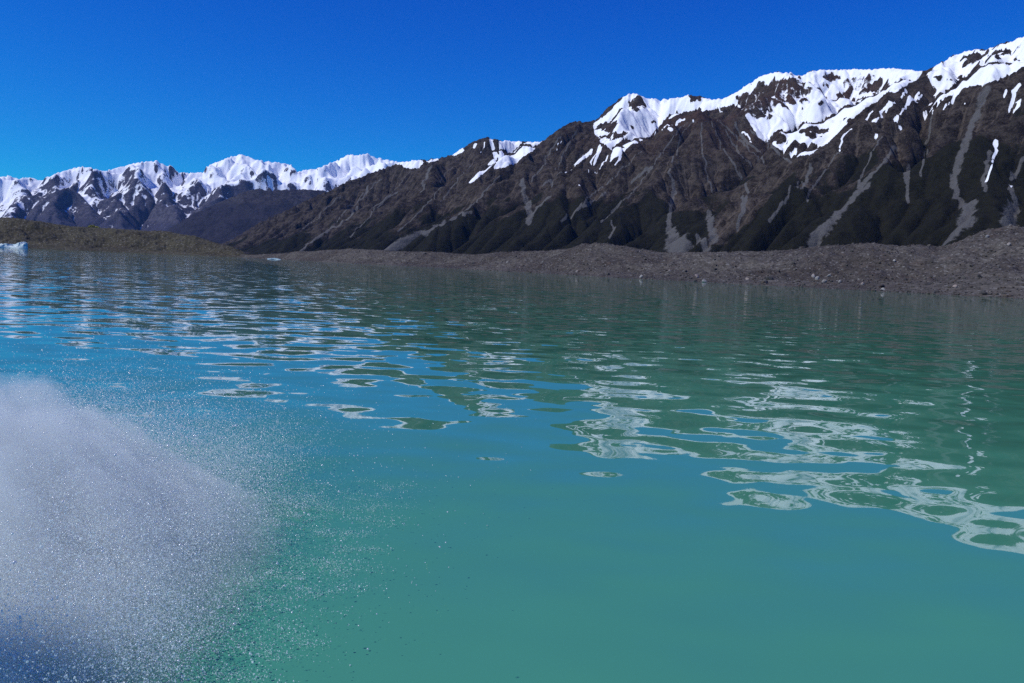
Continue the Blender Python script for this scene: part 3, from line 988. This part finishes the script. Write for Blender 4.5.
# ------------------------------------------------------------------ shrub on the left moraine
def shrub(u, v, dist, wid, hei):
    base = at(u, v, dist)
    root = bpy.data.objects.new("shrub", None)
    COL.objects.link(root)
    root.location = base
    tag(root, "rounded yellow green shrub on the crest of the brown moraine hill", "shrub")
    r = np.random.default_rng(5)
    N = 1600
    cl = r.normal(size=(14, 3)) * np.array([wid * .26, wid * .26, hei * .18]) + np.array([0, 0, hei * .5])
    c = cl[r.integers(0, 14, N)] + r.normal(size=(N, 3)) * np.array([wid * .11, wid * .11, hei * .13])
    c[:, 2] = np.abs(c[:, 2])
    a_ = r.normal(size=(N, 3)) * 0.55
    b_ = r.normal(size=(N, 3)) * 0.55
    v_ = np.stack([c - a_, c + b_, c + a_, c - b_], 1).reshape(-1, 3)
    f_ = np.arange(N * 4).reshape(N, 4)
    mm = Mat("yellow leaves")
    nn = mm.noise(0.6, 3, .6)
    mm.principled(mm.mix(nn, (0.26, 0.25, 0.05), (0.42, 0.38, 0.10)), 0.8, 0.1)
    cr = make_mesh("crown", v_, f_, mm.m, False)
    cr.parent = root
    k = 8
    ang = np.linspace(0, 2 * np.pi, k, endpoint=False)
    ring = []
    for z, rr in ((-2, .7), (0, .55), (hei * .3, .4), (hei * .6, .15)):
        ring.append(np.stack([np.cos(ang) * rr, np.sin(ang) * rr, np.full(k, z)], 1))
    vt = np.concatenate(ring)
    ft = [[i * k + j, i * k + (j + 1) % k, (i + 1) * k + (j + 1) % k, (i + 1) * k + j] for i in range(3) for j in range(k)]
    mb = Mat("grey bark")
    mb.principled(mb.mix(mb.noise(3.0), (0.05, 0.04, 0.03), (0.10, 0.085, 0.07)), .9, .1)
    tr = make_mesh("trunk", vt, np.array(ft), mb.m, True)
    tr.parent = root


shrub(94, 230.0, 1290 + 225, 15, 8.5)

# ------------------------------------------------------------------ water
ang = np.linspace(0, 2 * np.pi, 97)[:-1]
rad = np.concatenate([[0.3], 0.3 * np.power(15500 / 0.3, np.linspace(0, 1, 90)[1:])])
vw = np.concatenate([[[0, 0, 0]], np.stack([np.outer(rad, np.cos(ang)), np.outer(rad, np.sin(ang)), np.zeros((90, 96))], -1).reshape(-1, 3)])
i = (np.arange(90 * 96).reshape(90, 96)) + 1
j = np.roll(i, -1, axis=1)
fw_ = np.stack([i[:-1], i[1:], j[1:], j[:-1]], -1).reshape(-1, 4)
m = Mat("glacial lake water")


def slope_noise(m, scale, detail, rough, amp, stretch, rot):
    c = m.noise(scale, detail, rough, out=1, stretch=stretch, rot=rot)
    s = m.n.new('ShaderNodeVectorMath')
    s.operation = 'SUBTRACT'
    m.link(c, s.inputs[0])
    s.inputs[1].default_value = (0.5, 0.5, 0.5)
    k = m.n.new('ShaderNodeVectorMath')
    k.operation = 'SCALE'
    m.link(s.outputs[0], k.inputs[0])
    m.set(k.inputs['Scale'], amp)
    return k.outputs[0]


def vadd(m, a, b):
    s = m.n.new('ShaderNodeVectorMath')
    s.operation = 'ADD'
    m.link(a, s.inputs[0])
    m.link(b, s.inputs[1])
    return s.outputs[0]


patch = m.step(m.noise(0.03, 3, 0.5, stretch=(0.5, 1.0, 1)), 0.35, 0.62)
sl = slope_noise(m, 0.30, 1, 0.4, 0.036, (0.7, 1.0, 1), (0, 0, 0.10))
sl = vadd(m, sl, slope_noise(m, 1.35, 1.2, 0.4, 0.155, (0.62, 1.0, 1), (0, 0, -0.20)))
sl = vadd(m, sl, slope_noise(m, 2.4, 1.0, 0.4, m.math('MULTIPLY', patch, 0.13), (0.6, 1.0, 1), (0, 0, 0.2)))
mul = m.n.new('ShaderNodeVectorMath')
mul.operation = 'MULTIPLY_ADD'
m.link(sl, mul.inputs[0])
mul.inputs[1].default_value = (0.8, 1.0, 0)
mul.inputs[2].default_value = (0, 0, 1)
nrm = m.n.new('ShaderNodeVectorMath')
nrm.operation = 'NORMALIZE'
m.link(mul.outputs[0], nrm.inputs[0])
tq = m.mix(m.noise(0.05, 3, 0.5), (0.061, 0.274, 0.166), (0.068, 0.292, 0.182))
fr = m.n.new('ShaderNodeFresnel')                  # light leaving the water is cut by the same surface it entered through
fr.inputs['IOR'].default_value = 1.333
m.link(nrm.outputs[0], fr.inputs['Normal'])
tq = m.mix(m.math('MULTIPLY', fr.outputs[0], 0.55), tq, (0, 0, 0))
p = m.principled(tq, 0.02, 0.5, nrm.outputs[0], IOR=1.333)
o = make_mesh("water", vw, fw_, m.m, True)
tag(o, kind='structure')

# ------------------------------------------------------------------ spray
G = 9.81


def ballistic(n, r, e0, e1, out, vo, vz, jets, spread, lo=0.0, power=0.9):
    """drops caught in flight, thrown off a line e0-e1 in bunches; vo, vz = (near end, far end)"""
    j = r.integers(0, jets, n)
    js = r.random(jets)
    jo = r.normal(0, 0.20, jets)
    jv = r.uniform(0.75, 1.12, jets)
    jz = r.uniform(0.55, 1.15, jets)
    s = np.clip(js[j] + r.normal(0, 0.05, n), -0.1, 1.2)
    p0 = e0 + (e1 - e0) * s[:, None]
    th = math.atan2(out[1], out[0]) + jo[j] + r.normal(0, 0.30, n)
    vh = (vo[0] + (vo[1] - vo[0]) * s) * jv[j] * np.abs(r.normal(0.85, 0.20, n))
    w = (vz[0] + (vz[1] - vz[0]) * s) * jz[j] * np.abs(r.normal(0.8, 0.28, n))
    T = 2 * w / G + 0.02
    t = T * (lo + (1 - lo) * r.random(n) ** power)
    p = np.stack([p0[:, 0] + np.cos(th) * vh * t, p0[:, 1] + np.sin(th) * vh * t, w * t - G * t * t / 2], 1)
    p += r.normal(0, spread, (n, 3))
    return p[p[:, 2] > 0.004]


def drops(name, P, rad_, V, F, mat):
    n, k = len(P), len(V)
    r = np.random.default_rng(len(P))
    q = r.normal(size=(n, 4))
    q /= np.linalg.norm(q, axis=1)[:, None]
    w, x, y, z = q.T
    R = np.stack([1 - 2 * (y * y + z * z), 2 * (x * y - z * w), 2 * (x * z + y * w),
                  2 * (x * y + z * w), 1 - 2 * (x * x + z * z), 2 * (y * z - x * w),
                  2 * (x * z - y * w), 2 * (y * z + x * w), 1 - 2 * (x * x + y * y)], 1).reshape(n, 3, 3)
    vv = np.einsum('nij,kj->nki', R, V) * rad_[:, None, None] + P[:, None, :]
    ff = F[None] + (np.arange(n) * k)[:, None, None]
    return vv.reshape(-1, 3), ff.reshape(-1, F.shape[1])


OV = np.array([[1, 0, 0], [-1, 0, 0], [0, 1, 0], [0, -1, 0], [0, 0, 1], [0, 0, -1]], float)
OF = np.array([[0, 2, 4], [2, 1, 4], [1, 3, 4], [3, 0, 4], [2, 0, 5], [1, 2, 5], [3, 1, 5], [0, 3, 5]])
MIST = 1.15
r = np.random.default_rng(21)
e0, e1 = np.array([-3.5, 4.2, 0.0]), np.array([-6.8, 8.0, 0.0])
LINE = (e1 - e0)[:2] / np.linalg.norm((e1 - e0)[:2])
OUTW = np.array([0.95, 0.20])


def reach(p):
    """how far a drop is from the hull line, as a share of the plume's width there"""
    s_ = np.clip(((p[:, :2] - e0[:2]) @ LINE) / np.linalg.norm((e1 - e0)[:2]), -0.3, 1.2)
    q = (p[:, 0] - (e0[0] + (e1[0] - e0[0]) * s_)) / 0.95
    lobes = 1 + 0.16 * perlin(s_ * 5.0, p[:, 2] * 2.0, 801) + 0.12 * perlin(s_ * 14.0, p[:, 2] * 5.0, 811)
    return q / ((1.75 + 2.75 * s_) * lobes), s_


body = ballistic(2000000, r, e0, e1, OUTW, (5.2, 7.0), (2.6, 4.7), 150, 0.06, lo=0.1)
q_, s_ = reach(body)
clump = 1 + 0.5 * perlin(body[:, 0] * 3 + body[:, 2], body[:, 1] * 3 - body[:, 2] * 2, 821)
keep = (0.30 + 0.55 * np.clip(q_, 0, 1)) * (1 - smooth(q_, 0.72, 1.12)) * clump + 0.022 * (1 - smooth(q_, 1.0, 1.9))
keep = keep * (0.45 + 0.55 * smooth(s_, 0.0, 0.25)) * (1 - 0.85 * smooth(q_, 0.40, 0.80) * smooth(body[:, 2], 0.35, 0.85)) * (1 - 0.75 * smooth(body[:, 2], 0.85, 1.35))
k_ = (r.random(len(body)) < keep) & (project(body)[0] > -130) & (body[:, 2] < 1.75)     # what flies far outside the view is left away
body = body[k_]
rb = np.exp(r.normal(math.log(0.0028), 0.40, len(body)))
# short splashes where the drops come down again
n_s = 260
s0 = r.random(n_s)
c0_ = e0[None, :] + (e1 - e0)[None, :] * s0[:, None]
qq = (1.75 + 2.75 * s0) * r.uniform(0.75, 1.35, n_s)
c0_[:, 0] += qq * 0.95
c0_[:, 1] += qq * 0.12 + r.normal(0, 0.2, n_s)
m_s = 70
i_s = np.repeat(np.arange(n_s), m_s)
len_s = r.uniform(0.05, 0.20, n_s)
spl = c0_[i_s] + np.stack([r.normal(0, 1, n_s * m_s) * len_s[i_s], r.normal(0, 0.035, n_s * m_s), np.abs(r.normal(0, 0.02, n_s * m_s)) + 0.003], 1)
# drops added out of view on the left to shade the plume's lower corner
shade_drops = r.normal(size=(45000, 3)) * np.array([0.22, 0.20, 0.24]) + np.array([-3.70, 3.76, 1.30])
shade_drops = shade_drops[project(shade_drops)[0] < -12]
body = np.concatenate([body, spl, shade_drops])
rb = np.concatenate([rb, np.exp(r.normal(math.log(0.0024), 0.4, len(spl))), np.full(len(shade_drops), 0.0045)])
vb, fb = drops("spray", body, rb, OV, OF, None)


def spray_material(name, c1, c2, clear):
    m = Mat(name)
    d1 = m.n.new('ShaderNodeBsdfDiffuse')
    d1.inputs['Color'].default_value = (*c1, 1)
    d2 = m.n.new('ShaderNodeBsdfTranslucent')
    d2.inputs['Color'].default_value = (*c2, 1)
    mx = m.n.new('ShaderNodeMixShader')
    mx.inputs[0].default_value = 0.45
    m.link(d1.outputs[0], mx.inputs[1])
    m.link(d2.outputs[0], mx.inputs[2])
    if not clear:                                   # whole drops glint
        gl = m.n.new('ShaderNodeBsdfGlossy')
        gl.inputs['Roughness'].default_value = 0.22
        mg = m.n.new('ShaderNodeMixShader')
        mg.inputs[0].default_value = 0.35
        m.link(mx.outputs[0], mg.inputs[1])
        m.link(gl.outputs[0], mg.inputs[2])
        mx, clear = mg, 0.30
    tr = m.n.new('ShaderNodeBsdfTransparent')
    mt = m.n.new('ShaderNodeMixShader')
    mt.inputs[0].default_value = clear
    m.link(mx.outputs[0], mt.inputs[1])
    m.link(tr.outputs[0], mt.inputs[2])
    m.link(mt.outputs[0], m.out.inputs['Surface'])
    return m.m


M_spray = spray_material("spray mist", (0.90, 0.96, 0.93), (0.90, 0.96, 0.93), 0.28)
o = make_mesh("spray", vb, fb, M_spray, False)
tag(o, "white cloud of spray thrown up beside the boat over turquoise water", "spray", kind='stuff')
big = ballistic(210000, r, e0, e1, OUTW, (5.2, 7.4), (2.6, 5.0), 150, 0.10)
q_, s_ = reach(big)
big = big[(r.random(len(big)) < 0.28 * (1 - smooth(q_, 0.7, 1.15)) + 0.045) & (project(big)[0] > -100) & (q_ < 2.1) & (big[:, 2] < 1.25)]
rb = np.exp(r.normal(math.log(0.0044), 0.32, len(big)))
vb, fb = drops("drops", big, rb, V1, F1, None)
ob = make_mesh("bright_drops", vb, fb, spray_material("bright drops", (0.92, 0.94, 0.95), (0.92, 0.94, 0.95), 0.0), True)
ob.parent = o
ob['kind'] = 'stuff'

# the finest mist between the drops: a closed lens-shaped cloud of even density
ns_, nq_ = 150, 90
sg = np.linspace(-0.28, 1.12, ns_)[:, None].repeat(nq_, 1)
qg = np.linspace(-0.35, 1.0, nq_)[None, :].repeat(ns_, 0)
wid = 2.0 + 2.9 * sg
edge = np.clip(1 - ((sg - 0.42) / 0.70) ** 2, 0, 1) ** 0.5
xq = qg * wid * (0.55 + 0.45 * edge)
top = (0.50 + 1.30 * np.clip(sg, 0, 1)) * np.clip(1 - ((qg - 0.2) / 0.8) ** 2, 0, 1) ** 1.5 * edge
top = top * (1 + 0.34 * fbm(sg * 7, qg * 5, 5, 871, 0.6)) + 0.004
gx_ = e0[0] + (e1[0] - e0[0]) * sg + xq * 0.95
gy_ = e0[1] + (e1[1] - e0[1]) * sg + xq * 0.16
up_ = np.stack([gx_, gy_, top + 0.012], -1).reshape(-1, 3)
dn_ = np.stack([gx_, gy_, np.full(gx_.shape, 0.008)], -1).reshape(-1, 3)
fu = grid_faces(ns_, nq_)
n_ = ns_ * nq_
iu_ = np.arange(n_).reshape(ns_, nq_)
rim = np.concatenate([iu_[0, :], iu_[1:, -1], iu_[-1, -2::-1], iu_[-2:0:-1, 0]])
rn = np.roll(rim, -1)
side = np.stack([rim, rim + n_, rn + n_, rn], 1)
mi = make_mesh("mist", np.concatenate([up_, dn_]), np.concatenate([fu, fu[:, ::-1] + n_, side]), None, True)
mm = Mat("fine mist")
mm.n.remove(mm.geo)
pv = mm.n.new('ShaderNodeVolumePrincipled')
pv.inputs['Color'].default_value = (0.95, 0.99, 0.97, 1)
pv.inputs['Density'].default_value = MIST
pv.inputs['Anisotropy'].default_value = -0.1
mm.link(pv.outputs[0], mm.out.inputs['Volume'])
mi.data.materials.append(mm.m)
mi.parent = o
mi['kind'] = 'stuff'

# ------------------------------------------------------------------ haze
import bmesh
bm = bmesh.new()
bmesh.ops.create_cube(bm, size=1.0)
me = bpy.data.meshes.new("haze")
bm.to_mesh(me)
bm.free()
hz = bpy.data.objects.new("haze", me)
COL.objects.link(hz)
hz.scale = (32000, 32000, 2600)
hz.location = (0, 0, 1300 - 1.6)
m = Mat("haze air")
m.n.remove(m.geo)
pv = m.n.new('ShaderNodeVolumePrincipled')
pv.inputs['Color'].default_value = (0.22, 0.42, 0.95, 1)
pv.inputs['Density'].default_value = 1.1e-5
pv.inputs['Anisotropy'].default_value = 0.0
m.link(pv.outputs[0], m.out.inputs['Volume'])
me.materials.append(m.m)
tag(hz, "thin blue haze in the air over the lake", "haze", kind='stuff')
